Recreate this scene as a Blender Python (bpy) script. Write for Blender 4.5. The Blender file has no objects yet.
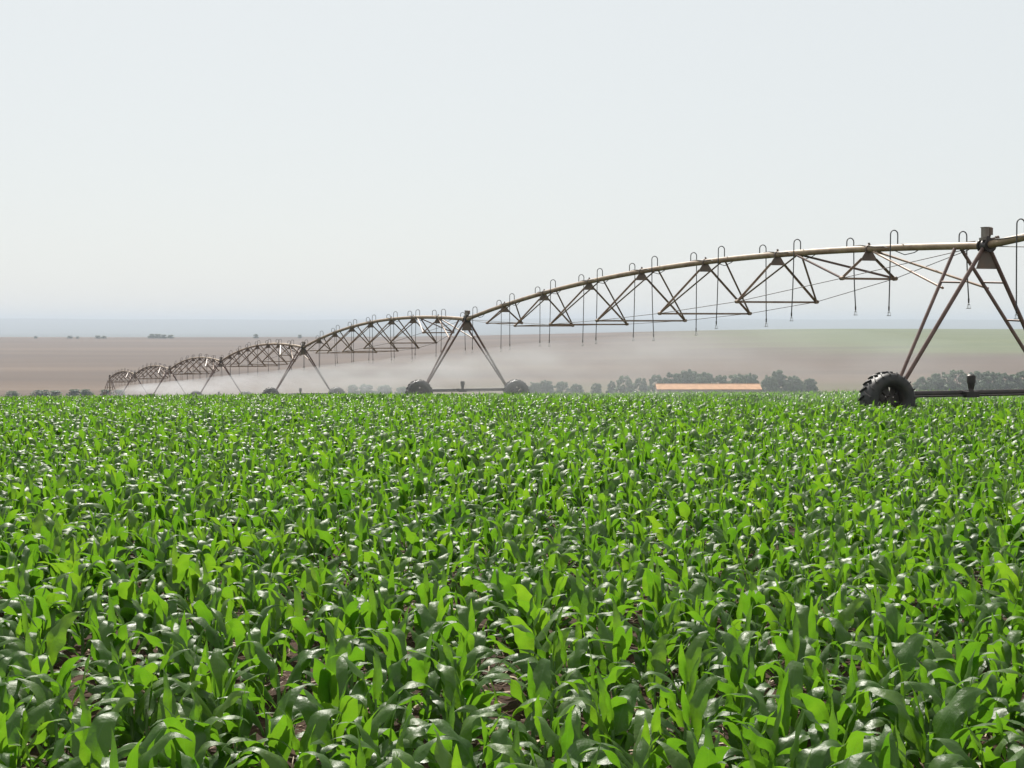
import bpy, math, random
import numpy as np
from mathutils import Vector, Matrix

random.seed(7)
rng = np.random.default_rng(11)
C = bpy.context.scene.collection
scene = bpy.context.scene
EYE = 1.75
F = 1500.0          # focal length in pixels of the 1024 px wide frame
HY = 322.0          # row of the true horizon

# ------------------------------------------------------------------ helpers
def sm(a, b, x):
    t = min(1.0, max(0.0, (x - a) / (b - a)))
    return t * t * (3 - 2 * t)

def drop(y):
    """metres that the ground lies under eye level along the view axis"""
    if y < 85:
        return EYE + .45 * (1 - sm(0, 34, y)) - .05 * min(1, y / 20) + .012 * y + .000275 * y * y
    return EYE - .05 + 1.02 + 1.986875 + .051 * (y - 85)

FAR = [(640, -33.06), (700, -35.6), (800, -38.3), (950, -41.0), (1300, -38.0), (1800, -31.5), (2150, -27.0), (2400, -24.6),
       (2600, -25.5), (3200, -40.0), (5000, -55.0), (8000, -58.0), (9500, -40.0), (11500, 12.0), (13000, 27.0), (15000, 24.0), (16500, 20.0)]

def ground(x, y):
    if y < 640:
        z = -drop(y) if y > 0 else -EYE - .45 - .012 * y * 0.3
        z += .005 * max(-60, min(60, x))
    else:
        for (a, za), (b, zb) in zip(FAR, FAR[1:]):
            if a <= y <= b:
                z = za + (zb - za) * (y - a) / (b - a); break
        else:
            z = FAR[-1][1]
        z += .005 * max(-60, min(60, x)) * (1 - sm(640, 900, y))
    rise = sm(1000, 2300, y) * (1 - sm(2600, 4000, y))
    z += 14.0 * rise * sm(-250, 620, x)
    z += rise * .8 * math.sin(x * .004 + 1.0)
    far = sm(9000, 12000, y)
    z += far * (4 * math.sin(x * .0011 + .6) + 2 * math.sin(x * .0041))
    if 0 < y < 640:
        z += .025 * math.sin(x * .31 + y * .17) * sm(2, 8, y)
    return z + EYE

def from_pix(px, Y):
    return (px - 512.0) / F * Y

def zpix(py, Y):
    return (HY - py) / F * Y + EYE

class MB:
    def __init__(self): self.v = []; self.f = []; self.smooth = []
    def add(self, vs, fs, smooth=False):
        n = len(self.v); self.v += [tuple(p) for p in vs]
        self.f += [tuple(i + n for i in q) for q in fs]; self.smooth += [smooth] * len(fs)
        return self
    def tube(self, a, b, r, r2=None, n=8, caps=True):
        a, b = Vector(a), Vector(b); r2 = r if r2 is None else r2
        d = (b - a).normalized(); u = d.orthogonal().normalized(); w = d.cross(u)
        vs = []
        for p, rr in ((a, r), (b, r2)):
            for i in range(n):
                t = 2 * math.pi * i / n
                vs.append(p + (u * math.cos(t) + w * math.sin(t)) * rr)
        fs = [(i, (i + 1) % n, n + (i + 1) % n, n + i) for i in range(n)]
        self.add(vs, fs, True)
        if caps: self.add(vs[:n], [tuple(range(n))[::-1]]); self.add(vs[n:], [tuple(range(n))])
        return self
    def path(self, pts, r, n=8, radii=None):
        pts = [Vector(p) for p in pts]; vs = []; m = len(pts); up = None
        for k, p in enumerate(pts):
            d = (pts[min(k + 1, m - 1)] - pts[max(k - 1, 0)]).normalized()
            u = d.orthogonal().normalized() if up is None else (up - d * up.dot(d)).normalized()
            up = u; w = d.cross(u); rr = radii[k] if radii else r
            for i in range(n):
                t = 2 * math.pi * i / n
                vs.append(p + (u * math.cos(t) + w * math.sin(t)) * rr)
        fs = [(k * n + i, k * n + (i + 1) % n, (k + 1) * n + (i + 1) % n, (k + 1) * n + i) for k in range(m - 1) for i in range(n)]
        self.add(vs, fs, True)
        self.add(vs[:n], [tuple(range(n))[::-1]]); self.add(vs[-n:], [tuple(range(n))])
        return self
    def prism(self, outline, o, u, v, w, th):
        """2-D outline in axes u, v at o, extruded by th along w, centred"""
        o, u, v, w = Vector(o), Vector(u), Vector(v), Vector(w); n = len(outline)
        vs = [o + u * a + v * b - w * th / 2 for a, b in outline] + [o + u * a + v * b + w * th / 2 for a, b in outline]
        fs = [tuple(range(n))[::-1], tuple(range(n, 2 * n))] + [(i, (i + 1) % n, n + (i + 1) % n, n + i) for i in range(n)]
        return self.add(vs, fs)
    def box(self, c, s, ax=None):
        X, Y, Z = ax or (Vector((1, 0, 0)), Vector((0, 1, 0)), Vector((0, 0, 1)))
        return self.prism([(-s[0] / 2, -s[1] / 2), (s[0] / 2, -s[1] / 2), (s[0] / 2, s[1] / 2), (-s[0] / 2, s[1] / 2)], c, X, Y, Z, s[2])
    def angle(self, a, b, s=.05, th=.008, side=None):
        """steel angle bar (L profile)"""
        a, b = Vector(a), Vector(b); d = (b - a).normalized()
        u = Vector(side).normalized() if side is not None else Vector((0, 0, 1)); u = (u - d * u.dot(d)).normalized(); w = d.cross(u)
        prof = [(0, 0), (s, 0), (s, th), (th, th), (th, s), (0, s)]; n = 6
        vs = [p + u * (x - s / 3) + w * (y - s / 3) for p in (a, b) for x, y in prof]
        fs = [(i, (i + 1) % n, n + (i + 1) % n, n + i) for i in range(n)] + [(0, 1, 2, 3, 4, 5)[::-1], (6, 7, 8, 9, 10, 11)]
        return self.add(vs, fs)
    def build(self, name, mat, parent=None, origin=(0, 0, 0)):
        me = bpy.data.meshes.new(name)
        o = Vector(origin)
        me.from_pydata([tuple(Vector(p) - o) for p in self.v], [], self.f)
        me.polygons.foreach_set('use_smooth', self.smooth)
        me.materials.append(mat); me.update()
        ob = bpy.data.objects.new(name, me); C.objects.link(ob)
        if parent: ob.parent = parent
        else: ob.location = o
        return ob

def np_mesh(name, V, Q, mat, uv=None, tint=None, smooth=True):
    """mesh from numpy arrays; Q holds quads"""
    me = bpy.data.meshes.new(name)
    me.vertices.add(len(V)); me.vertices.foreach_set('co', V.astype(np.float32).ravel())
    k = Q.shape[1]
    me.loops.add(Q.size); me.loops.foreach_set('vertex_index', Q.astype(np.int32).ravel())
    me.polygons.add(len(Q)); me.polygons.foreach_set('loop_start', np.arange(0, Q.size, k, dtype=np.int32))
    me.polygons.foreach_set('use_smooth', np.full(len(Q), smooth))
    if uv is not None:
        l = me.uv_layers.new(name='UVMap'); l.data.foreach_set('uv', uv[Q.ravel()].astype(np.float32).ravel())
    if tint is not None:
        a = me.attributes.new('tint', 'FLOAT', 'POINT'); a.data.foreach_set('value', tint.astype(np.float32))
    me.materials.append(mat); me.update(calc_edges=True)
    return me

def tag(o, label=None, cat=None, group=None, kind=None):
    if label: o['label'] = label
    if cat: o['category'] = cat
    if group: o['group'] = group
    if kind: o['kind'] = kind
    return o

def empty(name, loc, rz=0, sc=1.0):
    o = bpy.data.objects.new(name, None); C.objects.link(o)
    o.location = loc; o.rotation_euler = (0, 0, rz); o.scale = (sc, sc, sc); o.empty_display_size = .2
    return o

# ------------------------------------------------------------------ materials
def new_mat(name):
    m = bpy.data.materials.new(name); m.use_nodes = True
    nt = m.node_tree; nt.nodes.clear()
    out = nt.nodes.new('ShaderNodeOutputMaterial')
    return m, nt, out

def N(nt, typ, **kw):
    n = nt.nodes.new(typ)
    for k, v in kw.items():
        if k in n.inputs.keys(): n.inputs[k].default_value = v
        else: setattr(n, k, v)
    return n

def ramp(nt, stops, fac):
    r = nt.nodes.new('ShaderNodeValToRGB'); e = r.color_ramp.elements
    while len(e) < len(stops): e.new(.5)
    for q, (p, c) in zip(e, stops): q.position = p; q.color = (*c, 1)
    nt.links.new(fac, r.inputs[0]); return r

def weathered(name, c1, c2, rough=.6, metal=0.0, scale=3.0, c3=None, lo=.4, hi=.65):
    m, nt, out = new_mat(name); L = nt.links.new
    tc = N(nt, 'ShaderNodeNewGeometry')
    n1 = N(nt, 'ShaderNodeTexNoise', Scale=scale, Detail=6.0, Roughness=.65); L(tc.outputs['Position'], n1.inputs['Vector'])
    stops = [(lo, c1), (hi, c2)] + ([(min(.98, hi + .12), c3)] if c3 else [])
    r = ramp(nt, stops, n1.outputs['Fac'])
    n2 = N(nt, 'ShaderNodeTexNoise', Scale=scale * 14, Detail=3.0); L(tc.outputs['Position'], n2.inputs['Vector'])
    b = N(nt, 'ShaderNodeBump', Strength=.25, Distance=.01); L(n2.outputs['Fac'], b.inputs['Height'])
    p = N(nt, 'ShaderNodeBsdfPrincipled', Roughness=rough, Metallic=metal); L(r.outputs[0], p.inputs['Base Color']); L(b.outputs[0], p.inputs['Normal'])
    L(p.outputs[0], out.inputs[0]); return m

M = {}
M['pipe'] = weathered('pipe_paint', (.30, .215, .13), (.20, .125, .07), .55, .0, 2.2, (.17, .085, .05), .40, .60)
M['steel'] = weathered('rusty_strut_steel', (.27, .19, .13), (.18, .11, .07), .6, .05, 3.5, (.33, .20, .12))
M['tan'] = weathered('tan_brace_paint', (.40, .27, .18), (.27, .14, .10), .5, .0, 2.0)
M['leg'] = weathered('tower_leg_paint', (.15, .088, .070), (.10, .052, .042), .5, .1, 3.0, (.22, .135, .10))
M['plate'] = weathered('dark_plate', (.14, .11, .09), (.18, .12, .09), .6, .1, 4.0)
M['dark'] = weathered('dark_greasy_steel', (.035, .03, .028), (.06, .045, .04), .5, .3, 5.0)
M['hose'] = weathered('black_hose', (.035, .035, .037), (.05, .048, .046), .5, 0, 6.0)
M['cable'] = weathered('black_cable', (.03, .03, .03), (.05, .045, .045), .55, 0, 6.0)
M['tyre'] = weathered('muddy_tyre_rubber', (.028, .026, .026), (.05, .042, .038), .55, 0, 5.0, (.09, .065, .05), .45, .68)
M['rim'] = weathered('rusty_rim', (.045, .034, .028), (.035, .028, .025), .6, .2, 5.0)
M['box'] = weathered('weathered_box', (.22, .19, .16), (.15, .12, .095), .45, .1, 9.0)
M['head'] = weathered('pale_nozzle', (.28, .29, .29), (.38, .38, .36), .4, 0, 9.0)
M['bark'] = weathered('tree_bark', (.09, .07, .05), (.14, .11, .08), .9, 0, 3.0)
M['barn_wall'] = weathered('barn_wall_plaster', (.34, .30, .25), (.27, .23, .19), .9, 0, 1.0)
M['barn_door'] = weathered('barn_door_wood', (.14, .09, .06), (.10, .06, .04), .8, 0, 1.0)
M['glass'] = weathered('barn_glass', (.05, .06, .07), (.07, .08, .09), .15, 0, 1.0)

def roof_mat():
    m, nt, out = new_mat('clay_tile_roof'); L = nt.links.new
    g = N(nt, 'ShaderNodeNewGeometry')
    w = N(nt, 'ShaderNodeTexWave', Scale=.9, Distortion=.2); L(g.outputs['Position'], w.inputs['Vector'])
    n = N(nt, 'ShaderNodeTexNoise', Scale=.5, Detail=5.0); L(g.outputs['Position'], n.inputs['Vector'])
    r = ramp(nt, [(.35, (.40, .19, .075)), (.65, (.50, .26, .12))], n.outputs['Fac'])
    b = N(nt, 'ShaderNodeBump', Strength=.4, Distance=.05); L(w.outputs['Fac'], b.inputs['Height'])
    p = N(nt, 'ShaderNodeBsdfPrincipled', Roughness=.85); L(r.outputs[0], p.inputs['Base Color']); L(b.outputs[0], p.inputs['Normal'])
    L(p.outputs[0], out.inputs[0]); return m
M['roof'] = roof_mat()

def leaf_mat():
    m, nt, out = new_mat('corn_leaf'); L = nt.links.new
    uv = N(nt, 'ShaderNodeUVMap'); sep = N(nt, 'ShaderNodeSeparateXYZ'); L(uv.outputs[0], sep.inputs[0])
    att = N(nt, 'ShaderNodeAttribute', attribute_name='tint'); oi = N(nt, 'ShaderNodeObjectInfo')
    g = N(nt, 'ShaderNodeNewGeometry')
    nz = N(nt, 'ShaderNodeTexNoise', Scale=7.0, Detail=3.0); L(g.outputs['Position'], nz.inputs['Vector'])
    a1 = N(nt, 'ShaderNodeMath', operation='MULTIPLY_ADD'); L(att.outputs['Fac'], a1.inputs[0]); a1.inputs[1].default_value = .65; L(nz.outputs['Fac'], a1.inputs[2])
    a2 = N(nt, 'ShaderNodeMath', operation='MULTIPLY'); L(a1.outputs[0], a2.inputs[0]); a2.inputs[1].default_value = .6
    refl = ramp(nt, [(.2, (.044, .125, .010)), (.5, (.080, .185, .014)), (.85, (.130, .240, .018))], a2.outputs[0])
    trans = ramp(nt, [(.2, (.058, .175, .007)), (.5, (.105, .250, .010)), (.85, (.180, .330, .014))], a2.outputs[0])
    # midrib, a pale band down the middle of the blade
    d = N(nt, 'ShaderNodeMath', operation='SUBTRACT'); L(sep.outputs['X'], d.inputs[0]); d.inputs[1].default_value = .5
    ab = N(nt, 'ShaderNodeMath', operation='ABSOLUTE'); L(d.outputs[0], ab.inputs[0])
    rb = ramp(nt, [(.0, (1, 1, 1)), (.045, (0, 0, 0))], ab.outputs[0])
    mr = N(nt, 'ShaderNodeMixRGB', blend_type='MIX'); L(rb.outputs[0], mr.inputs[0]); L(refl.outputs[0], mr.inputs[1]); mr.inputs[2].default_value = (.12, .24, .05, 1)
    # parallel veins
    vs = N(nt, 'ShaderNodeMath', operation='MULTIPLY'); L(sep.outputs['X'], vs.inputs[0]); vs.inputs[1].default_value = 95.0
    sn = N(nt, 'ShaderNodeMath', operation='SINE'); L(vs.outputs[0], sn.inputs[0])
    nb = N(nt, 'ShaderNodeTexNoise', Scale=45.0, Detail=2.0); L(g.outputs['Position'], nb.inputs['Vector'])
    ad = N(nt, 'ShaderNodeMath', operation='MULTIPLY_ADD'); L(sn.outputs[0], ad.inputs[0]); ad.inputs[1].default_value = .04; L(nb.outputs['Fac'], ad.inputs[2])
    b = N(nt, 'ShaderNodeBump', Strength=.5, Distance=.006); L(ad.outputs[0], b.inputs['Height'])
    rn = ramp(nt, [(.3, (.37, .37, .37)), (.7, (.48, .48, .48))], nz.outputs['Fac'])
    p = N(nt, 'ShaderNodeBsdfPrincipled'); L(mr.outputs[0], p.inputs['Base Color']); L(rn.outputs[0], p.inputs['Roughness']); L(b.outputs[0], p.inputs['Normal'])
    p.inputs['Specular IOR Level'].default_value = .8; p.inputs['IOR'].default_value = 1.5
    t = N(nt, 'ShaderNodeBsdfTranslucent'); L(trans.outputs[0], t.inputs[0]); L(b.outputs[0], t.inputs['Normal'])
    mx = N(nt, 'ShaderNodeMixShader'); mx.inputs[0].default_value = .62; L(p.outputs[0], mx.inputs[1]); L(t.outputs[0], mx.inputs[2])
    L(mx.outputs[0], out.inputs[0]); return m
M['leaf'] = leaf_mat()
M['stalk'] = weathered('corn_stalk', (.10, .20, .05), (.14, .24, .07), .5, 0, 9.0, (.16, .10, .07))

def crown_mat():
    m, nt, out = new_mat('tree_foliage'); L = nt.links.new
    g = N(nt, 'ShaderNodeNewGeometry'); oi = N(nt, 'ShaderNodeObjectInfo')
    nz = N(nt, 'ShaderNodeTexNoise', Scale=.35, Detail=4.0); L(g.outputs['Position'], nz.inputs['Vector'])
    a = N(nt, 'ShaderNodeMath', operation='MULTIPLY_ADD'); L(oi.outputs['Random'], a.inputs[0]); a.inputs[1].default_value = .35; L(nz.outputs['Fac'], a.inputs[2])
    c = ramp(nt, [(.35, (.070, .115, .058)), (.65, (.105, .158, .078)), (.95, (.145, .20, .10))], a.outputs[0])
    p = N(nt, 'ShaderNodeBsdfPrincipled', Roughness=.6); L(c.outputs[0], p.inputs['Base Color'])
    t = N(nt, 'ShaderNodeBsdfTranslucent'); L(c.outputs[0], t.inputs[0])
    mx = N(nt, 'ShaderNodeMixShader'); mx.inputs[0].default_value = .3; L(p.outputs[0], mx.inputs[1]); L(t.outputs[0], mx.inputs[2])
    L(mx.outputs[0], out.inputs[0]); return m
M['crown'] = crown_mat()

def ground_mat():
    m, nt, out = new_mat('ground_soil'); L = nt.links.new
    g = N(nt, 'ShaderNodeNewGeometry'); sep = N(nt, 'ShaderNodeSeparateXYZ'); L(g.outputs['Position'], sep.inputs[0])
    # near: reddish crumbly soil with litter
    n1 = N(nt, 'ShaderNodeTexNoise', Scale=9.0, Detail=8.0, Roughness=.7); L(g.outputs['Position'], n1.inputs['Vector'])
    soil = ramp(nt, [(.3, (.018, .010, .006)), (.5, (.045, .022, .012)), (.72, (.10, .057, .034))], n1.outputs['Fac'])
    vo = N(nt, 'ShaderNodeTexVoronoi', Scale=26.0); L(g.outputs['Position'], vo.inputs['Vector'])
    # far hill: tilled bands of bare earth and pasture
    mp = N(nt, 'ShaderNodeMapping'); mp.inputs['Scale'].default_value = (.0016, .0075, 0); L(g.outputs['Position'], mp.inputs['Vector'])
    n2 = N(nt, 'ShaderNodeTexNoise', Scale=1.0, Detail=7.0, Roughness=.6); L(mp.outputs[0], n2.inputs['Vector'])
    bare = ramp(nt, [(.3, (.060, .035, .020)), (.5, (.086, .052, .031)), (.7, (.125, .082, .051))], n2.outputs['Fac'])
    mp3 = N(nt, 'ShaderNodeMapping'); mp3.inputs['Scale'].default_value = (.006, .02, 0); L(g.outputs['Position'], mp3.inputs['Vector'])
    n3 = N(nt, 'ShaderNodeTexNoise', Scale=1.0, Detail=6.0); L(mp3.outputs[0], n3.inputs['Vector'])
    past = ramp(nt, [(.35, (.075, .096, .024)), (.65, (.105, .122, .036))], n3.outputs['Fac'])
    # pasture mask: right of x = 250 and up the hill
    def mr(inp, a, b):
        q = N(nt, 'ShaderNodeMapRange', interpolation_type='SMOOTHSTEP'); L(inp, q.inputs['Value'])
        q.inputs['From Min'].default_value = a; q.inputs['From Max'].default_value = b; return q
    def mul(a, b):
        q = N(nt, 'ShaderNodeMath', operation='MULTIPLY'); L(a, q.inputs[0]); L(b, q.inputs[1]); return q
    wob = N(nt, 'ShaderNodeMath', operation='MULTIPLY_ADD'); L(n2.outputs['Fac'], wob.inputs[0]); wob.inputs[1].default_value = 500.0; L(sep.outputs['X'], wob.inputs[2])
    wy = N(nt, 'ShaderNodeMath', operation='MULTIPLY_ADD'); L(n2.outputs['Fac'], wy.inputs[0]); wy.inputs[1].default_value = 260.0; L(sep.outputs['Y'], wy.inputs[2])
    k = mul(mr(wob.outputs[0], 420, 720).outputs[0], mr(wy.outputs[0], 1480, 1760).outputs[0])
    hill = N(nt, 'ShaderNodeMixRGB'); L(k.outputs[0], hill.inputs[0]); L(bare.outputs[0], hill.inputs[1]); L(past.outputs[0], hill.inputs[2])
    # valley pasture
    k2 = mul(mr(sep.outputs['X'], -200, 120).outputs[0], mr(sep.outputs['Y'], 1060, 930).outputs[0])
    k3 = N(nt, 'ShaderNodeMath', operation='MULTIPLY'); L(k2.outputs[0], k3.inputs[0]); k3.inputs[1].default_value = .35; k2 = k3
    val = N(nt, 'ShaderNodeMixRGB'); L(k2.outputs[0], val.inputs[0]); L(hill.outputs[0], val.inputs[1]); L(past.outputs[0], val.inputs[2])
    # near / far
    kf = mr(sep.outputs['Y'], 500, 600)
    nf = N(nt, 'ShaderNodeMixRGB'); L(kf.outputs[0], nf.inputs[0]); L(soil.outputs[0], nf.inputs[1]); L(val.outputs[0], nf.inputs[2])
    # wooded plain beyond the ridge
    kw = mr(sep.outputs['Y'], 2650, 3000)
    wood = ramp(nt, [(.35, (.040, .050, .042)), (.65, (.065, .078, .062))], n2.outputs['Fac'])
    fin = N(nt, 'ShaderNodeMixRGB'); L(kw.outputs[0], fin.inputs[0]); L(nf.outputs[0], fin.inputs[1]); L(wood.outputs[0], fin.inputs[2])
    b = N(nt, 'ShaderNodeBump', Strength=.8, Distance=.03); L(n1.outputs['Fac'], b.inputs['Height'])
    p = N(nt, 'ShaderNodeBsdfPrincipled', Roughness=.95); L(fin.outputs[0], p.inputs['Base Color']); L(b.outputs[0], p.inputs['Normal'])
    p.inputs['Specular IOR Level'].default_value = .2
    L(p.outputs[0], out.inputs[0]); return m
M['ground'] = ground_mat()

# ------------------------------------------------------------------ ground: one fan-shaped sheet to the horizon
def build_ground():
    ys = [-150, -80, -40, -15] + list(np.arange(-5, 30, .8)) + list(np.arange(30, 110, 2.0)) + list(np.arange(110, 640, 15.0)) \
        + list(np.arange(640, 3200, 40.0)) + list(np.geomspace(3200, 16000, 60))
    us = np.linspace(-1, 1, 121)
    V = []
    for y in ys:
        hw = 60 + .6 * max(0, y)
        for u in us: V.append((u * hw, y, ground(u * hw, y)))
    n = len(us); r = len(ys)
    i, j = np.meshgrid(np.arange(r - 1), np.arange(n - 1), indexing='ij'); a = (i * n + j).ravel()
    Q = np.stack([a, a + 1, a + n + 1, a + n], 1)
    o = bpy.data.objects.new('ground', np_mesh('ground', np.array(V, dtype=float), Q, M['ground'])); C.objects.link(o)
    tag(o, kind='structure')
build_ground()

# ------------------------------------------------------------------ corn
def make_leaf(r, nseg, us, h, phi, length, width, th0, bend, roll0, twist, curl, wave):
    s = np.linspace(0, 1, nseg + 1)
    th = th0 - bend * s ** 2.2
    ph = phi + curl * s ** 2
    ds = length / nseg
    dx = np.cos(th) * np.cos(ph); dy = np.cos(th) * np.sin(ph); dz = np.sin(th)
    T = np.stack([dx, dy, dz], 1)
    P = np.zeros((nseg + 1, 3)); P[1:] = np.cumsum((T[1:] + T[:-1]) / 2 * ds, 0)
    P += np.array([.008 * math.cos(phi), .008 * math.sin(phi), h])
    S = np.stack([-np.sin(ph), np.cos(ph), 0 * ph], 1)
    Nn = np.cross(T, S); Nn *= -1      # upper side
    ro = roll0 + twist * s
    S2 = S * np.cos(ro)[:, None] + Nn * np.sin(ro)[:, None]
    N2 = Nn * np.cos(ro)[:, None] - S * np.sin(ro)[:, None]
    w = np.where(s < .36, .50 + .50 * np.sin(s / .36 * math.pi / 2), np.clip(1 - (np.maximum(s - .36, 0) / .64) ** 1.45, 0.0, 1)) * width / 2
    w = np.maximum(w, .0012)
    p1, p2 = r.uniform(0, 6.28, 2); kf = r.uniform(10, 19)
    V = []; UV = []
    for u in us:
        fold = (.40 * (1 - .55 * s)) * abs(u) * w
        wv = wave * w * (u * u) * np.sin(kf * s + (p1 if u > 0 else p2)) * np.clip(s * 5, 0, 1)
        V.append(P + S2 * (w * u)[:, None] + N2 * (fold + wv)[:, None])
        UV.append(np.stack([np.full_like(s, .5 + u / 2), s], 1))
    V = np.stack(V, 1).reshape(-1, 3); UV = np.stack(UV, 1).reshape(-1, 2)
    m = len(us)
    i, j = np.meshgrid(np.arange(nseg), np.arange(m - 1), indexing='ij'); a = (i * m + j).ravel()
    Q = np.stack([a, a + 1, a + m + 1, a + m], 1)
    return V, UV, Q

def make_plant(seed, nseg, us, nl_cut=0):
    r = np.random.default_rng(seed)
    nl = int(r.integers(6, 9)); base = r.uniform(0, 6.28)
    Vs, Us, Qs, Ts = [], [], [], []; off = 0
    for k in range(nl - nl_cut):
        k2 = k + nl_cut; f = k2 / (nl - 1)
        h = .03 + .30 * f ** 1.05
        phi = base + math.pi * (k2 % 2) + r.normal(0, .42)
        length = (.19 + .225 * math.sin(math.pi * min(1, .18 + .62 * f))) * r.uniform(.88, 1.12)
        width = (.041 + .062 * math.sin(math.pi * min(1, .15 + .6 * f))) * r.uniform(.85, 1.15)
        th0 = math.radians(51 + 30 * f + r.normal(0, 9)); bend = math.radians(r.uniform(70, 165) * (1 - .10 * f))
        if k2 == nl - 1: th0 = math.radians(r.uniform(76, 88)); bend = math.radians(r.uniform(15, 60)); length *= .8; width *= .55
        V, U, Q = make_leaf(r, nseg, us, h, phi, length, width, th0, bend, r.normal(0, .18), r.normal(0, .45), r.normal(0, .55), r.uniform(.18, .5))
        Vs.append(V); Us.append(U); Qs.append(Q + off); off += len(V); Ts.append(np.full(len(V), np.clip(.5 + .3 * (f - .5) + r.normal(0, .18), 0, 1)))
    return np.concatenate(Vs), np.concatenate(Us), np.concatenate(Qs), np.concatenate(Ts)

U5 = [-1, -.5, 0, .5, 1]; U3 = [-1, 0, 1]
NV = 16
L0 = [make_plant(100 + i, 16, U5) for i in range(NV)]
L1 = [make_plant(100 + i, 8, U3) for i in range(NV)]
L2 = [make_plant(100 + i, 4, U3, 2) for i in range(NV)]

# sowing: rows .5 m apart running away to the left, seeds about .24 m apart
rowa = math.radians(112); rd = np.array([math.cos(rowa), math.sin(rowa)]); rn_ = np.array([-rd[1], rd[0]])
YMAX = 112
ii, jj = np.meshgrid(np.arange(-400, 400), np.arange(-800, 800), indexing='ij')
pts = (ii.ravel()[:, None] * .37) * rn_ + (jj.ravel()[:, None] * .205) * rd
pts = pts + rng.normal(0, .075, pts.shape)
keep = (pts[:, 1] > 1.6) & (pts[:, 1] < YMAX) & (np.abs(pts[:, 0]) < 1.2 + .40 * pts[:, 1])
keep &= rng.random(len(pts)) > .06
keep &= (pts[:, 1] < 60) | (rng.random(len(pts)) > .3)
pts = pts[keep]
# clear the wheel spots and thin patches near the right corner
patch = np.sin(pts[:, 0] * 1.3 + 2.0) * np.sin(pts[:, 1] * .9 + .5) + .5 * np.sin(pts[:, 0] * .33 + pts[:, 1] * .21)
drop_p = np.clip((patch - .75) * .5, 0, .3)
pts = pts[rng.random(len(pts)) > drop_p]
vig = .90 + .10 * np.sin(pts[:, 0] * .5 + 1.3) * np.sin(pts[:, 1] * .37) + rng.normal(0, .06, len(pts))
vig = np.clip(vig * 1.06, .6, 1.18)
small = rng.random(len(pts)) < .05; vig[small] *= .65
rot = rng.uniform(0, 6.28, len(pts)); var = rng.integers(0, NV, len(pts))
gz = np.array([ground(x, y) for x, y in pts]) - .005

top = EYE - (gz + .42 * vig)
pitch_row = HY + F * (top / pts[:, 1]); col = 512 + F * pts[:, 0] / pts[:, 1]
inframe = (col > -20) & (col < 1044) & (pitch_row < 775)
order = np.where(inframe)[0]; order = order[np.argsort(pts[order, 1])]
solo = set(order[:300].tolist())

stalk_meshes, leaf_meshes = [], []
for i in range(NV):
    V, U, Q, T = L0[i]
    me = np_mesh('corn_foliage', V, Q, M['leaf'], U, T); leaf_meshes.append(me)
    b = MB(); b.path([(0, 0, -.03), (.003, .002, .1), (0, .004, .22), (.004, 0, .34)], 0, 8, [.016, .013, .010, .005])
    sm_ = bpy.data.meshes.new('corn_stalk'); sm_.from_pydata(b.v, [], b.f); sm_.polygons.foreach_set('use_smooth', b.smooth); sm_.materials.append(M['stalk']); stalk_meshes.append(sm_)
for i in sorted(solo, key=lambda q: pts[q, 1]):
    r = empty('corn_plant', (pts[i, 0], pts[i, 1], gz[i]), rot[i], float(vig[i]))
    tag(r, 'young green corn plant with arching glossy leaves in the nearest rows', 'corn plant', 'young corn plants in the foreground rows')
    a = bpy.data.objects.new('foliage', leaf_meshes[var[i]]); C.objects.link(a); a.parent = r
    a = bpy.data.objects.new('stalk', stalk_meshes[var[i]]); C.objects.link(a); a.parent = r

def mass(idx_sets):
    Vs, Us, Qs, Ts = [], [], [], []; off = 0
    for idx, lod in idx_sets:
        for v in range(NV):
            sel = idx[var[idx] == v]
            if not len(sel): continue
            V, U, Q, T = lod[v]; n = len(V)
            c, s = np.cos(rot[sel])[:, None], np.sin(rot[sel])[:, None]; k = vig[sel][:, None]
            X = (V[None, :, 0] * c - V[None, :, 1] * s) * k + pts[sel, 0][:, None]
            Y = (V[None, :, 0] * s + V[None, :, 1] * c) * k + pts[sel, 1][:, None]
            Z = V[None, :, 2] * k + gz[sel][:, None]
            Vs.append(np.stack([X, Y, Z], 2).reshape(-1, 3)); Us.append(np.tile(U, (len(sel), 1)))
            Qs.append((Q[None] + (np.arange(len(sel)) * n)[:, None, None]).reshape(-1, 4) + off)
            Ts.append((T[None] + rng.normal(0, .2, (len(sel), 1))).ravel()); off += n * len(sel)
    return np.concatenate(Vs), np.concatenate(Us), np.concatenate(Qs), np.concatenate(Ts)

rest = np.array([i for i in range(len(pts)) if i not in solo])
near = rest[pts[rest, 1] < 17]; mid = rest[(pts[rest, 1] >= 17) & (pts[rest, 1] < 40)]; far_ = rest[pts[rest, 1] >= 40]
V, U, Q, T = mass([(near, L0), (mid, L1), (far_, L2)])
print('corn', len(pts), 'quads', len(Q))
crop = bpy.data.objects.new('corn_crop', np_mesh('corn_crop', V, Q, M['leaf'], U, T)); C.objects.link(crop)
tag(crop, 'dense green field of young corn stretching to the crest of the slope', 'crop', kind='stuff')

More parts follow.
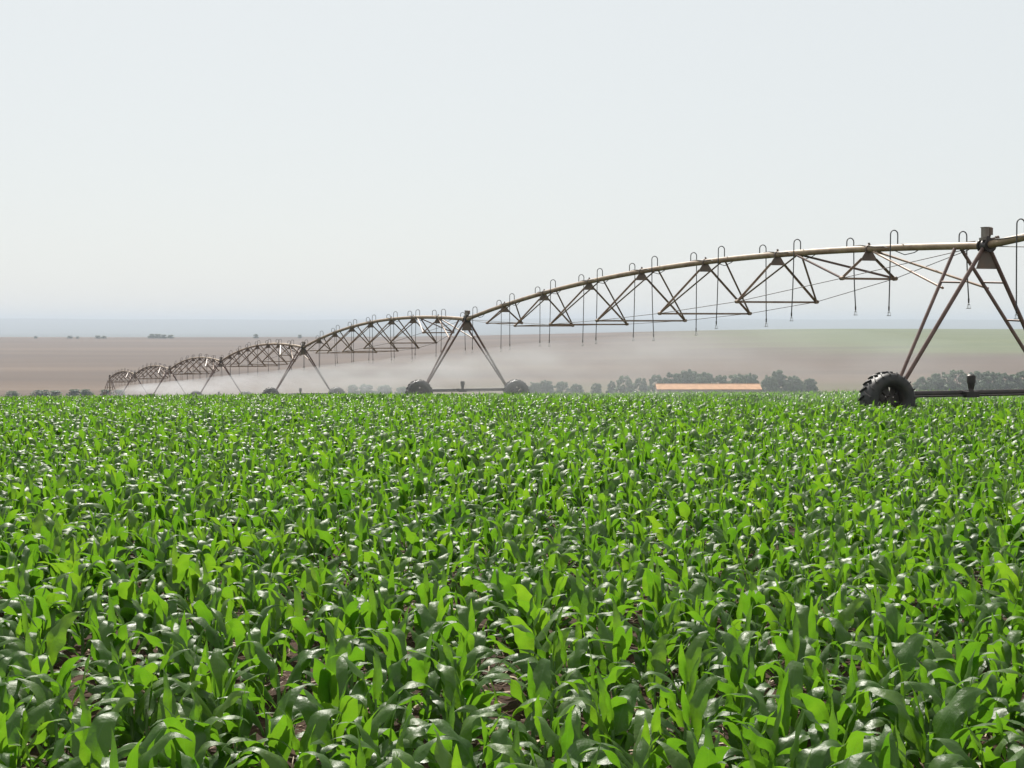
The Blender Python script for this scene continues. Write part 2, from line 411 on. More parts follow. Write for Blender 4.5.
# straw and dead leaf litter on the soil between the rows
def litter():
    n = 16000
    y = 3.2 + 20 * rng.random(n) ** 1.3; x = (rng.random(n) * 2 - 1) * (1 + .37 * y)
    Vs = []; 
    L = rng.uniform(.03, .13, n); W = rng.uniform(.004, .016, n); a = rng.uniform(0, 6.28, n); t = rng.normal(0, .22, n)
    z = np.array([ground(p, q) for p, q in zip(x, y)]) + rng.uniform(.004, .022, n)
    d = np.stack([np.cos(a), np.sin(a), t], 1); s = np.stack([-np.sin(a), np.cos(a), rng.normal(0, .3, n)], 1)
    c = np.stack([x, y, z], 1)
    V = np.stack([c - d * L[:, None] / 2 - s * W[:, None] / 2, c - s * W[:, None] / 2 + [0, 0, .006], c + d * L[:, None] / 2 - s * W[:, None] / 3,
                  c + d * L[:, None] / 2 + s * W[:, None] / 3, c + s * W[:, None] / 2 + [0, 0, .006], c - d * L[:, None] / 2 + s * W[:, None] / 2], 1).reshape(-1, 3)
    b = np.arange(n)[:, None] * 6
    Q = np.concatenate([b + [0, 1, 4, 5], b + [1, 2, 3, 4]])
    m, nt, out = new_mat('straw'); at = N(nt, 'ShaderNodeAttribute', attribute_name='tint')
    r = ramp(nt, [(0, (.07, .04, .025)), (.5, (.34, .22, .13)), (1, (.60, .47, .33))], at.outputs['Fac'])
    p = N(nt, 'ShaderNodeBsdfPrincipled', Roughness=.7); nt.links.new(r.outputs[0], p.inputs['Base Color']); nt.links.new(p.outputs[0], out.inputs[0])
    o = bpy.data.objects.new('straw_litter', np_mesh('straw_litter', V, Q, m, None, np.repeat(rng.random(n), 6), False)); C.objects.link(o)
    tag(o, 'dry straw and dead leaf bits scattered on red soil between corn rows', 'litter', kind='stuff')
litter()

# small weeds between the rows
def weeds():
    n = 1500; y = 3.5 + 24 * rng.random(n); x = (rng.random(n) * 2 - 1) * (1 + .37 * y); lv = []
    for q in range(8):
        r = np.random.default_rng(900 + q); off = 0; A, B, D = [], [], []
        for k in range(7):
            V, U, Q_ = make_leaf(r, 4, U3, .004 + .01 * k, r.uniform(0, 6.28), r.uniform(.04, .10), r.uniform(.010, .022), math.radians(r.uniform(25, 75)), math.radians(r.uniform(20, 90)), 0, 0, 0, .1)
            A.append(V); B.append(U); D.append(Q_ + off); off += len(V)
        lv.append((np.concatenate(A), np.concatenate(B), np.concatenate(D)))
    Vs, Us, Qs, off = [], [], [], 0
    for i in range(n):
        V, U, Q_ = lv[i % 8]; a = rng.uniform(0, 6.28); k = rng.uniform(.6, 1.5); c, s = math.cos(a), math.sin(a)
        Vs.append(np.stack([(V[:, 0] * c - V[:, 1] * s) * k + x[i], (V[:, 0] * s + V[:, 1] * c) * k + y[i], V[:, 2] * k + ground(x[i], y[i])], 1))
        Us.append(U); Qs.append(Q_ + off); off += len(V)
    V = np.concatenate(Vs)
    o = bpy.data.objects.new('small_weeds', np_mesh('small_weeds', V, np.concatenate(Qs), M['leaf'], np.concatenate(Us), np.full(len(V), .7))); C.objects.link(o)
    tag(o, 'low green weeds sprouting on the soil between the corn plants', 'weeds', kind='stuff')
weeds()

# ------------------------------------------------------------------ the centre pivot machine
# tower positions: column of the apex in the photograph and distance
TP = [(985.0, 34.1), (467.0, 71.0), (303.5, 107.8), (221.0, 144.2), (169.5, 180.6), (134.5, 217.0), (109.5, 253.5)]
HP = 4.10
towers = []
for px, Y in TP:
    X = from_pix(px, Y); towers.append(Vector((X, Y, ground(X, Y) + HP)))
t0 = towers[0] + (towers[0] - towers[1]); t0.z = ground(t0.x, t0.y) + HP + .2
UP = Vector((0, 0, 1))
GT = [.14, .267, .391, .514, .639, .756, .877]
HWD = [.80, 1.25, 1.55, 1.66, 1.57, 1.28, .78]
DEP = [.78, 1.33, 1.60, 1.70, 1.62, 1.35, .76]
CAMB = .80

def frame_of(a, b):
    d = (b - a); d.z = 0; d.normalize()
    return d, Vector((d.y, -d.x, 0)) * 1.0        # along span towards the camera, perpendicular

def pipe_point(a, b, t):
    p = a.lerp(b, t); p.z += CAMB * 4 * t * (1 - t); return p

ORD = ['nearest', 'second', 'third', 'fourth', 'fifth', 'sixth', 'seventh']

def leg_geometry(T, far_apex, near_dir):
    """end points of the four legs of a drive tower"""
    es = near_dir; ep = Vector((es.y, -es.x, 0))
    if ep.x > 0: ep = -ep                       # ep points to picture left
    return es, ep

def build_span(a, b, label, n_seg, first_far):
    es, _ = frame_of(a, b); ep = Vector((-abs(es.y), es.x * (1 if es.y < 0 else -1), 0))
    if abs(ep.dot(es)) > 1e-3: ep = Vector((es.y, -es.x, 0)); ep = ep if ep.x < 0 else -ep
    mid = a.lerp(b, .5); mid.z = ground(mid.x, mid.y)
    root = empty('irrigation_span', mid); tag(root, label, 'irrigation pipe', 'truss spans of the pivot irrigation machine')
    def part(mb, name, mat): return mb.build(name, mat, root, mid)
    PR = .088
    part(MB().path([pipe_point(a, b, t) for t in np.linspace(.004, .996, 41)], PR, n_seg), 'water_pipe', M['pipe'])
    # cable that lies on the pipe and hangs slack after each joint
    pts_ = []
    for k in range(0, 97):
        t = .01 + .98 * k / 96; p = pipe_point(a, b, t); ph = (t * 8.1) % 1
        ang = 1.25 * math.sin(2 * math.pi * t * 8.1); rr = PR + .014
        q = p + ep * rr * math.sin(ang) + UP * rr * math.cos(ang)
        if .30 < ph < .62:                        # slack loop under the pipe
            f = math.sin((ph - .30) / .32 * math.pi); q = q.lerp(p - UP * (PR + .10) + ep * .02, f)
        pts_.append(q)
    part(MB().path(pts_, .012, 5), 'cable', M['cable'])
    nodes = {-1: [], 1: []}
    for k, t in enumerate(GT):
        p = pipe_point(a, b, t); pn = pipe_point(a, b, t + .031)
        m = MB()
        pz = p - UP * PR
        m.prism([(-.10, 0.02), (.10, 0.02), (.26, -.22), (-.26, -.22)], pz, ep, UP, es, .014)
        dirp = (pipe_point(a, b, t + .002) - pipe_point(a, b, t - .002)).normalized()
        m.tube(p - dirp * .035, p + dirp * .035, PR + .022, n=12)
        m.box(p + UP * (PR + .035), (.05, .05, .06))
        part(m, 'gusset_plate', M['plate'])
        c = p - UP * DEP[k]; L_, R_ = c + ep * HWD[k], c - ep * HWD[k]
        nodes[-1].append(L_); nodes[1].append(R_)
        m = MB().angle(L_ - UP * .02, R_ - UP * .02, .055, .009, UP)
        m.tube(L_ - es * .07, L_ + es * .07, .055, n=8); m.tube(R_ - es * .07, R_ + es * .07, .055, n=8)
        part(m, 'crossbar', M['steel'])
        for node, sg in ((L_, 1), (R_, -1)):
            part(MB().angle(pz + ep * sg * .2 - UP * .17, node, .055, .009, es), 'strut', M['steel'])
            if k < 6: part(MB().angle(pn + ep * sg * .07 - UP * (PR - .02), node, .055, .009, ep * sg), 'strut', M['steel'])
            else:
                pb = pipe_point(a, b, GT[5] + .031)
                part(MB().angle(pb + ep * sg * .07 - UP * (PR - .02), node, .06, .009, ep * sg), 'strut', M['leg'])
    for s in (-1, 1):
        e0 = pipe_point(a, b, .012) - UP * PR - ep * s * .05; e1 = pipe_point(a, b, .982) - UP * PR - ep * s * .05
        part(MB().path([e0] + nodes[s] + [e1], .010, 5), 'truss_rod', M['dark'])
    # braces from the last joint down to the tower legs
    pa = pipe_point(a, b, .885)
    if b is not t0:
        for s in (1, -1):
            top_ = pipe_point(a, b, .973); base = Vector((b.x, b.y, b.z - HP + .76)) + ep * s * 2.12
            f = (top_.z - (b.z - HP + 3.15)) / (top_.z - base.z)
            part(MB().tube(pa - UP * PR + ep * s * .06, top_.lerp(base, f), .030, n=8), 'brace', M['tan'])
    # drop hoses on goosenecks, alternating sides
    hs = [(.034 if b is t0 else .040, 1)] + [q for g_ in GT for q in ((g_ - .027, -1), (g_ + .033, 1))] + [(.974, -1)]
    r = random.Random(int(a.y * 10))
    for t, sd in hs:
        p = pipe_point(a, b, t); h = .25 + (.06 if sd > 0 else 0.0) + r.uniform(-.04, .04); W = .21
        zb = ground(p.x, p.y) + 2.66 + .26 * sm(.6, .9, t) * (b is towers[0]) + r.uniform(-.08, .14)
        pth = [p + UP * (PR - .01), p + UP * (PR + h - W / 2)]
        for q in range(1, 8):
            an = math.pi * q / 8; pth.append(p + UP * (PR + h - W / 2 + math.sin(an) * W / 2) + ep * sd * (W / 2 - math.cos(an) * W / 2))
        side = p + ep * sd * W; lean = ep * r.uniform(-.06, .06) + es * r.uniform(-.05, .05)
        zt = p.z + PR + h - W / 2
        pth.append(Vector((side.x, side.y, zt)))
        for q in (.35, .7, 1):
            e = side + lean * q * q; pth.append(Vector((e.x, e.y, zt + (zb - zt) * q)))
        ho = part(MB().path(pth, .015, 6), 'drop_hose', M['hose'])
        e = pth[-1]
        m = MB(); m.tube(e + UP * .02, e - UP * .09, .022, .018, 8)
        hd = m.build('hose_weight', M['dark'], ho, mid)
        m = MB(); m.tube(e - UP * .10, e - UP * .13, .02, .035, 8); 
        for an in range(3):
            x = math.cos(an * 2.09); y = math.sin(an * 2.09)
            m.tube(e - UP * .13 + Vector((x, y, 0)) * .03, e - UP * .20 + Vector((x, y, 0)) * .04, .005, n=4)
        m.tube(e - UP * .20, e - UP * .215, .055, .05, 10)
        m.build('sprinkler', M['head'], ho, mid)
    return root

def lathe(prof, n, ax, ctr, m, smooth=True):
    """prof: (axial, radius) closed ring; ax = axle direction"""
    ax = Vector(ax).normalized(); u = UP.copy(); w = ax.cross(u); k = len(prof); vs = []
    for i in range(n):
        t = 2 * math.pi * i / n
        for a_, r_ in prof: vs.append(Vector(ctr) + ax * a_ + (u * math.cos(t) + w * math.sin(t)) * r_)
    fs = [(i * k + j, i * k + (j + 1) % k, ((i + 1) % n) * k + (j + 1) % k, ((i + 1) % n) * k + j) for i in range(n) for j in range(k)]
    m.add(vs, fs, smooth)

def build_tower(i):
    T = towers[i]; prev = towers[i + 1]; es, _ = frame_of(prev, T)
    ep = Vector((es.y, -es.x, 0)); ep = ep if ep.x < 0 else -ep
    off = ep * (.26 if i == 0 else .05)          # the base has crept a little ahead of the pipe
    g = Vector((T.x, T.y, T.z - HP))
    root = empty('drive_tower', g)
    lab = ['nearest steel A-frame drive tower beside the right edge, standing on big ribbed tyres',
           'second nearest A-frame drive tower, in the middle of the field with both wheels showing',
           'third A-frame drive tower from the right, left of the middle, wheels half hidden by corn',
           'fourth A-frame drive tower from the right, seen through drifting spray',
           'fifth A-frame drive tower from the right, small against the brown hill',
           'sixth A-frame drive tower from the right, last but one of the line'][i]
    tag(root, lab, 'irrigation tower', 'A-frame drive towers of the irrigation machine')
    def part(mb, name, mat, par=None): return mb.build(name, mat, par or root, g)
    n = 10
    inner = pipe_point(prev, T, .973) - UP * .07; outer = T - UP * .07
    zb = g.z + .76
    foot = {s: Vector((T.x, T.y, zb)) + off + ep * s * 2.12 for s in (1, -1)}
    for s in (1, -1):
        for tp, dx in ((inner, -.06), (outer, .06)):
            part(MB().tube(tp + ep * s * .09, foot[s] + es * dx, .050 if tp is outer else .043, n=n), 'leg', M['leg'])
    for s, fr in ((1, .235), (-1, .235), (-1, .5), (-1, .72)):
        p, q = (inner + ep * s * .09).lerp(foot[s] - es * .06, fr), (outer + ep * s * .09).lerp(foot[s] + es * .06, fr)
        part(MB().tube(p, q, .024, n=8), 'rung', M['leg'])
    part(MB().prism([(-.12, -.05), (.12, -.05), (.27, -.46), (-.27, -.46)], outer, ep, UP, es, .02), 'gusset_plate', M['plate'])
    # pipe joint and control box
    m = MB(); m.tube(T - es * .14, T + es * .14, .125, n=14); m.tube(T - es * .16, T - es * .13, .16, n=14); m.tube(T + es * .13, T + es * .16, .16, n=14)
    m.box(T + UP * .15, (.10, .16, .12), (ep, es, UP))
    part(m, 'pipe_joint', M['dark'])
    c = T + UP * .29 + ep * .04
    m = MB(); m.box(c, (.11, .15, .22), (ep, es, UP)); m.box(c + UP * .118, (.13, .17, .02), (ep, es, UP)); m.box(c - UP * .145, (.22, .14, .06), (ep, es, UP))
    cb = part(m, 'control_box', M['box'])
    m = MB(); m.tube(c - ep * .13 - UP * .05, c - ep * .13 + UP * .11, .068, n=12); m.tube(c - ep * .13 + UP * .11, c - ep * .13 + UP * .13, .06, .03, 12)
    m.tube(c - ep * .09 - UP * .13, c - ep * .13 - UP * .05, .03, n=8); m.tube(c - ep * .06 - UP * .16, c - ep * .30 - UP * .12, .03, n=8); m.tube(c - ep * .30 - UP * .12, c - ep * .36 - UP * .10, .05, n=8)
    part(m, 'valve', M['plate'])
    # base beam, shaft and centre motor
    b0 = Vector((T.x, T.y, zb)) + off; m = MB(); m.tube(b0 + ep * 2.3, b0 - ep * 2.3, .072, n=12)
    for s in (1, -1): m.box(b0 + ep * s * 2.12 + UP * .06, (.22, .24, .05), (ep, es, UP))
    part(m, 'base_beam', M['dark'])
    part(MB().tube(b0 + ep * 2.25 + es * .16 - UP * .05, b0 - ep * 2.25 + es * .16 - UP * .05, .022, n=8), 'drive_shaft', M['dark'])
    c = b0 + ep * .22 + es * .16
    m = MB(); m.tube(c - UP * .08, c + UP * .10, .085, .06, 12); m.tube(c + UP * .10, c + UP * .24, .06, .085, 12); m.tube(c + UP * .24, c + UP * .40, .098, .098, 14); m.tube(c + UP * .40, c + UP * .43, .098, .06, 14)
    m.box(c - UP * .02, (.34, .16, .14), (ep, es, UP))
    part(m, 'drive_motor', M['dark'])
    # wheels on the camera side of the beam
    for s in (1, -1):
        R = .63; wc = Vector((T.x, T.y, g.z + .62)) + off + ep * s * (2.52 if i == 0 else 2.40) + es * .34
        wc.z = ground(wc.x, wc.y) + .60
        w = empty('wheel', wc); w.parent = root; w.location = wc - g; 
        def wp(mb, name, mat):
            return mb.build(name, mat, w, wc)
        m = MB(); hw = .22
        prof = [(-hw * .80, .34), (-hw * 1.02, .43), (-hw * 1.0, .55), (-hw * .82, .595), (0, .605), (hw * .82, .595), (hw * 1.0, .55), (hw * 1.02, .43), (hw * .80, .34)]
        lathe(prof, 48, es, wc, m)
        ax = es; u = UP; ww = ax.cross(u)
        for k in range(20):
            for sd in (-1, 1):
                t = 2 * math.pi * (k + (.5 if sd > 0 else 0)) / 20 + s * .1
                def pt(axl, dt, rr): return wc + ax * axl + (u * math.cos(t + dt) + ww * math.sin(t + dt)) * rr
                A = [(sd * .005, 0.0), (sd * .12, .10), (sd * .232, .17)]; th = .060
                rin = [.595, .59, .535]; rout = [.65, .648, .61]
                vs = []
                for (a_, dt), ri, ro in zip(A, rin, rout):
                    vs += [pt(a_, dt, ri), pt(a_, dt + th, ri), pt(a_, dt + th - .01, ro), pt(a_, dt + .01, ro)]
                fs = []
                for q in range(2):
                    for e in range(4): fs.append((q * 4 + e, q * 4 + (e + 1) % 4, q * 4 + 4 + (e + 1) % 4, q * 4 + 4 + e))
                fs += [(0, 1, 2, 3), (11, 10, 9, 8)]
                m.add(vs, fs)
        wp(m, 'tyre', M['tyre'])
        m = MB()
        lathe([(-.15, .345), (-.17, .37), (-.17, .33), (-.05, .30), (.05, .30), (.17, .33), (.17, .37), (.15, .345)], 40, es, wc, m)
        # dished web with four long slots
        for k in range(8):
            t1 = 2 * math.pi * k / 8 + .3; 
            wdt = .30 if k % 2 else .34
            for q in range(3):
                ta = t1 + (q - 1.5) * wdt * .6666; tb = ta + wdt * .6666
                def p2(t, r_, z_): return wc + es * z_ + (u * math.cos(t) + ww * math.sin(t)) * r_
                vs = [p2(ta, .11, .06), p2(tb, .11, .06), p2(tb, .315, .01), p2(ta, .315, .01), p2(ta, .11, .045), p2(tb, .11, .045), p2(tb, .315, -.005), p2(ta, .315, -.005)]
                m.add(vs, [(0, 1, 2, 3), (7, 6, 5, 4), (0, 3, 7, 4), (1, 5, 6, 2)])
        m.tube(wc + es * .02, wc + es * .11, .13, .10, 16)
        wp(m, 'rim', M['rim'])
        m = MB(); m.tube(wc + es * .02, wc - es * .30, .07, n=12); m.box(wc - es * .30 + UP * .06, (.28, .22, .32), (ep, es, UP))
        wp(m, 'gearbox', M['dark'])
    return root

spans = [
    (towers[0], t0, 'pipe span leaving the frame to the right of the nearest tower'),
    (towers[1], towers[0], 'longest looking arched pipe span with seven truss frames between the two nearest towers'),
    (towers[2], towers[1], 'arched pipe span between the second and third towers, hoses hanging into spray'),
    (towers[3], towers[2], 'tan arched pipe span between the third and fourth towers'),
    (towers[4], towers[3], 'small arched pipe span between the fourth and fifth towers'),
    (towers[5], towers[4], 'tiny arched pipe span between the fifth and sixth towers'),
    (towers[6], towers[5], 'farthest and leftmost arched pipe span, joined to the pivot point')]
for k, (a, b, lab) in enumerate(spans):
    build_span(a, b, lab, 16 if k < 3 else 8, None)
for i in range(6): build_tower(i)

def pivot_point():
    T = towers[6]; g = Vector((T.x, T.y, T.z - HP)); root = empty('pivot_point', g)
    tag(root, 'fixed pivot stand with upright riser pipe at the far left end of the machine', 'pivot stand')
    for sx in (1, -1):
        for sy in (1, -1):
            MB().tube(T + Vector((sx * .25, sy * .25, -.3)), g + Vector((sx * 1.3, sy * 1.3, -.1)), .06, n=8).build('leg', M['leg'], root, g)
    MB().tube(g - UP * .1, T + UP * .2, .11, n=12).build('riser_pipe', M['pipe'], root, g)
    m = MB(); m.tube(T - UP * .2, T + UP * .25, .2, .16, 12); m.box(T + UP * .4, (.25, .25, .3)); m.build('swivel_head', M['plate'], root, g)
    for z in (.35, .68):
        for (p, q) in (((1, 1), (1, -1)), ((1, -1), (-1, -1)), ((-1, -1), (-1, 1)), ((-1, 1), (1, 1))):
            w = 1.3 - 1.05 * z
            MB().tube(g + Vector((p[0] * w, p[1] * w, HP * z * .93)), g + Vector((q[0] * w, q[1] * w, HP * z * .93)), .03, n=6).build('brace', M['steel'], root, g)
    MB().box(g + Vector((-.6, -1.1, 1.5)), (.5, .3, .8)).build('control_panel', M['box'], root, g)
pivot_point()

# ------------------------------------------------------------------ spray under each span: closed dome-shaped volumes
def spray_mat():
    m, nt, out = new_mat('water_spray'); L = nt.links.new
    g = N(nt, 'ShaderNodeNewGeometry')
    mp = N(nt, 'ShaderNodeMapping'); mp.inputs['Scale'].default_value = (.30, .20, .9); L(g.outputs['Position'], mp.inputs['Vector'])
    nz = N(nt, 'ShaderNodeTexNoise', Scale=1.0, Detail=2.0, Roughness=.5); L(mp.outputs[0], nz.inputs['Vector'])
    mr = N(nt, 'ShaderNodeMapRange'); L(nz.outputs['Fac'], mr.inputs['Value'])
    mr.inputs['From Min'].default_value = .34; mr.inputs['From Max'].default_value = .70; mr.inputs['To Min'].default_value = .002; mr.inputs['To Max'].default_value = .042
    v = N(nt, 'ShaderNodeVolumePrincipled'); v.inputs['Color'].default_value = (.70, .72, .75, 1); v.inputs['Anisotropy'].default_value = .3
    sx = N(nt, 'ShaderNodeSeparateXYZ'); L(g.outputs['Position'], sx.inputs[0])
    fx = N(nt, 'ShaderNodeMapRange'); L(sx.outputs['X'], fx.inputs['Value']); fx.inputs['From Min'].default_value = -1; fx.inputs['From Max'].default_value = 8.5
    fx.inputs['To Min'].default_value = 1.0; fx.inputs['To Max'].default_value = .85
    mm = N(nt, 'ShaderNodeMath', operation='MULTIPLY'); L(mr.outputs[0], mm.inputs[0]); L(fx.outputs[0], mm.inputs[1])
    # thick at nozzle height, thinning towards the crop
    def ma(op, a, b, c=None):
        q = N(nt, 'ShaderNodeMath', operation=op)
        for i_, x in enumerate((a, b, c)):
            if x is None: continue
            if isinstance(x, (int, float)): q.inputs[i_].default_value = x
            else: L(x, q.inputs[i_])
        return q.outputs[0]
    Yo = sx.outputs['Y']
    quad = ma('MULTIPLY_ADD', ma('MULTIPLY_ADD', Yo, -.000275, -.012), Yo, .05)
    lin = ma('MULTIPLY_ADD', Yo, -.051, .05 - 1.02 - 1.986875 + .051 * 85)
    far_ = ma('GREATER_THAN', Yo, 85.0)
    gz_ = ma('ADD', ma('MULTIPLY', quad, ma('SUBTRACT', 1.0, far_)), ma('MULTIPLY', lin, far_))
    hh = ma('SUBTRACT', sx.outputs['Z'], gz_)
    hr = N(nt, 'ShaderNodeMapRange', interpolation_type='SMOOTHSTEP'); L(hh, hr.inputs['Value'])
    hr.inputs['From Min'].default_value = .5; hr.inputs['From Max'].default_value = 2.0; hr.inputs['To Min'].default_value = .34; hr.inputs['To Max'].default_value = 1.0
    mm2 = N(nt, 'ShaderNodeMath', operation='MULTIPLY'); L(mm.outputs[0], mm2.inputs[0]); L(hr.outputs[0], mm2.inputs[1]); mm = mm2
    L(mm.outputs[0], v.inputs['Density']); L(v.outputs[0], out.inputs['Volume'])
    return m
M['spray'] = spray_mat()
def build_spray():
    for k, (a, b, _) in enumerate(spans[1:6]):
        es, _ = frame_of(a, b); ep = Vector((es.y, -es.x, 0)); vs = []
        HWs = 5.4; cs = 14; ns = 14
        for i in range(ns + 1):
            t = .004 + (i / ns) * .992; p = pipe_point(a, b, t)
            if k == 0: tt = sm(.80, .1, 0) ; 
            w = HWs * (1 + .06 * math.sin(i * 2.1 + k)); 
            ht = 2.62 * (1 + .015 * math.sin(i * 1.7 + k))
            if k == 0: ht *= 1 - .25 * sm(.72, 1.0, t)
            for j in range(cs + 1):
                u = -1 + 2 * j / cs; q = p + ep * w * u
                h = ht * (1 - abs(u) ** 2.6)
                vs.append(Vector((q.x, q.y, ground(q.x, q.y) + max(h, .26))))
            vs.append(Vector(((p + ep * w).x, (p + ep * w).y, ground((p + ep * w).x, (p + ep * w).y) + .25)))
            vs.append(Vector(((p - ep * w).x, (p - ep * w).y, ground((p - ep * w).x, (p - ep * w).y) + .25)))
        n = cs + 3; m = MB()
        fs = [(i * n + j, i * n + (j + 1) % n, (i + 1) * n + (j + 1) % n, (i + 1) * n + j) for i in range(ns) for j in range(n)]
        fs += [tuple(range(n))[::-1], tuple(ns * n + j for j in range(n))]
        m.add(vs, fs); o = m.build('water_spray', M['spray'])
        tag(o, 'fine white water spray drifting under the ' + ['nearest whole', 'second', 'third', 'fourth', 'fifth', 'farthest'][k] + ' pipe span', 'spray', 'curtains of irrigation spray', 'stuff')
build_spray()

# ------------------------------------------------------------------ trees
def tree_meshes(seed, n_clump, per, shrub=False):
    r = np.random.default_rng(seed); H = 10.0
    m = MB(); base = Vector((0, 0, -.5)); th = H * (.16 if shrub else .34)
    m.path([base, (r.normal(0, .1), 0, th * .5), (r.normal(0, .25), r.normal(0, .2), th)], 0, 8, [.38, .27, .2])
    cl = []
    for k in range(n_clump):
        a = r.uniform(0, 6.28); rr = math.sqrt(r.random()) * 4.6; zz = r.uniform(.12 if not shrub else .08, .92)
        f = math.sqrt(max(.05, 1 - (zz - .25) ** 2 / .55)) if not shrub else math.sqrt(1 - .85 * zz * zz)
        c = np.array([math.cos(a) * rr * f, math.sin(a) * rr * f, zz * H * r.uniform(.92, 1.0)]); rad = r.uniform(.7, 1.7) * (1.15 - .6 * zz)
        cl.append((c, rad))
        if k % 3 == 0: m.path([(0, 0, th * .9), tuple((c * [.5, .5, 1]) * .5 + [0, 0, th * .45]), tuple(c)], 0, 5, [.14, .09, .04])
    Vs = []; 
    for c, rad in cl:
        d = r.normal(0, 1, (per, 3)); d /= np.linalg.norm(d, axis=1)[:, None]
        p = c + d * rad * (r.random((per, 1)) ** .4) * [1.15, 1.15, .8]
        a = r.normal(0, 1, (per, 3)); a /= np.linalg.norm(a, axis=1)[:, None]; b = np.cross(a, d); b /= (np.linalg.norm(b, axis=1)[:, None] + 1e-6)
        s = r.uniform(.22, .48, (per, 1))
        Vs.append(np.stack([p - a * s, p - b * s * .6, p + a * s, p + b * s * .6], 1).reshape(-1, 3))
    V = np.concatenate(Vs); Q = np.arange(len(V)).reshape(-1, 4)
    tm = bpy.data.meshes.new('tree_trunk'); tm.from_pydata(m.v, [], m.f); tm.polygons.foreach_set('use_smooth', m.smooth); tm.materials.append(M['bark'])
    return tm, np_mesh('tree_crown', V, Q, M['crown'], None, None, False)
TV = [tree_meshes(30 + i, 60, 130) for i in range(5)]
SV = [tree_meshes(60 + i, 80, 50, True) for i in range(3)]

def put_tree(px, Y, h, wd, var_, label, group, name='tree', cat='tree', set_=None):
    X = from_pix(px, Y); z = ground(X, Y); s = (set_ or TV)
    r = empty(name, (X, Y, z), random.uniform(0, 6.28)); r.scale = (wd / 10.0, wd / 10.0, h / 10.0)
    tag(r, label, cat, group)
    tm, cm = s[var_ % len(s)]
    for nm, me in (('trunk', tm), ('crown', cm)):
        o = bpy.data.objects.new(nm, me); C.objects.link(o); o.parent = r
ords = ['first', 'second', 'third', 'fourth', 'fifth', 'sixth', 'seventh', 'eighth', 'ninth', 'tenth', 'eleventh', 'twelfth', 'thirteenth', 'fourteenth']
def row(rows, fmt, group, **kw):
    for i, (px, Y, ytop, wpx) in enumerate(rows):
        X = from_pix(px, Y); h = zpix(ytop, Y) - ground(X, Y); wd = wpx / F * Y
        put_tree(px, Y, max(2.0, h), wd, i * 2 + int(px), fmt.format(ords[i]), group, **kw)
# trees in the valley: (column, distance, row of the top, width in px)
row([(534, 700, 381, 16), (547, 720, 379, 20), (562, 700, 380, 18), (577, 715, 382, 15), (596, 700, 382, 14), (612, 705, 380, 12), (625, 690, 375, 22), (641, 700, 377, 18)],
    'hazy round tree in the spray left of the orange-roofed barn, {} from the left', 'trees left of the barn')
row([(657, 720, 374, 20), (672, 715, 371, 24), (690, 725, 368, 28), (705, 715, 370, 24), (720, 720, 372, 22), (738, 715, 371, 24), (752, 725, 372, 22), (770, 710, 374, 20), (779, 720, 369, 24), (795, 715, 373, 22), (809, 720, 377, 18)],
    'hazy blue-green tree standing behind the orange-roofed barn, {} from the left', 'trees behind the barn')
row([(925, 700, 376, 24), (942, 705, 371, 28), (958, 700, 369, 30), (976, 715, 370, 28), (990, 705, 368, 28), (1008, 715, 370, 28), (1026, 705, 368, 30), (1045, 710, 370, 28)],
    'hazy green tree seen under the nearest tower, {} from the left', 'trees behind the nearest tower')
row([(352, 705, 384, 16), (366, 700, 382, 18), (384, 710, 383, 18), (402, 700, 385, 16)],
    'faint round bush seen through spray behind the second span, {} from left', 'bushes behind the spray', name='bush', cat='bush')
row([(12, 750, 390.5, 16), (40, 750, 389.6, 20), (55, 760, 390, 16), (74, 750, 388.6, 16), (85, 760, 388.8, 16), (106, 750, 389, 16), (119, 760, 389.2, 14)],
    'low dark bush at the foot of the brown hill, {} from the left', 'bushes at the far left', name='bush', cat='bush', set_=SV)
row([(36, 2350, 335.8, 4), (70, 2350, 335.5, 6), (78, 2350, 336, 4), (98, 2350, 335.2, 7), (104, 2350, 335.5, 6), (152, 2350, 333.5, 8), (158, 2360, 333.5, 9), (164, 2350, 334, 8), (171, 2360, 334.3, 8), (256, 2350, 333.6, 6), (300, 2350, 334.3, 5)],
    'tiny dark bush on the crest of the brown hill, {} from the left', 'bushes on the ridge', name='bush', cat='bush', set_=SV)

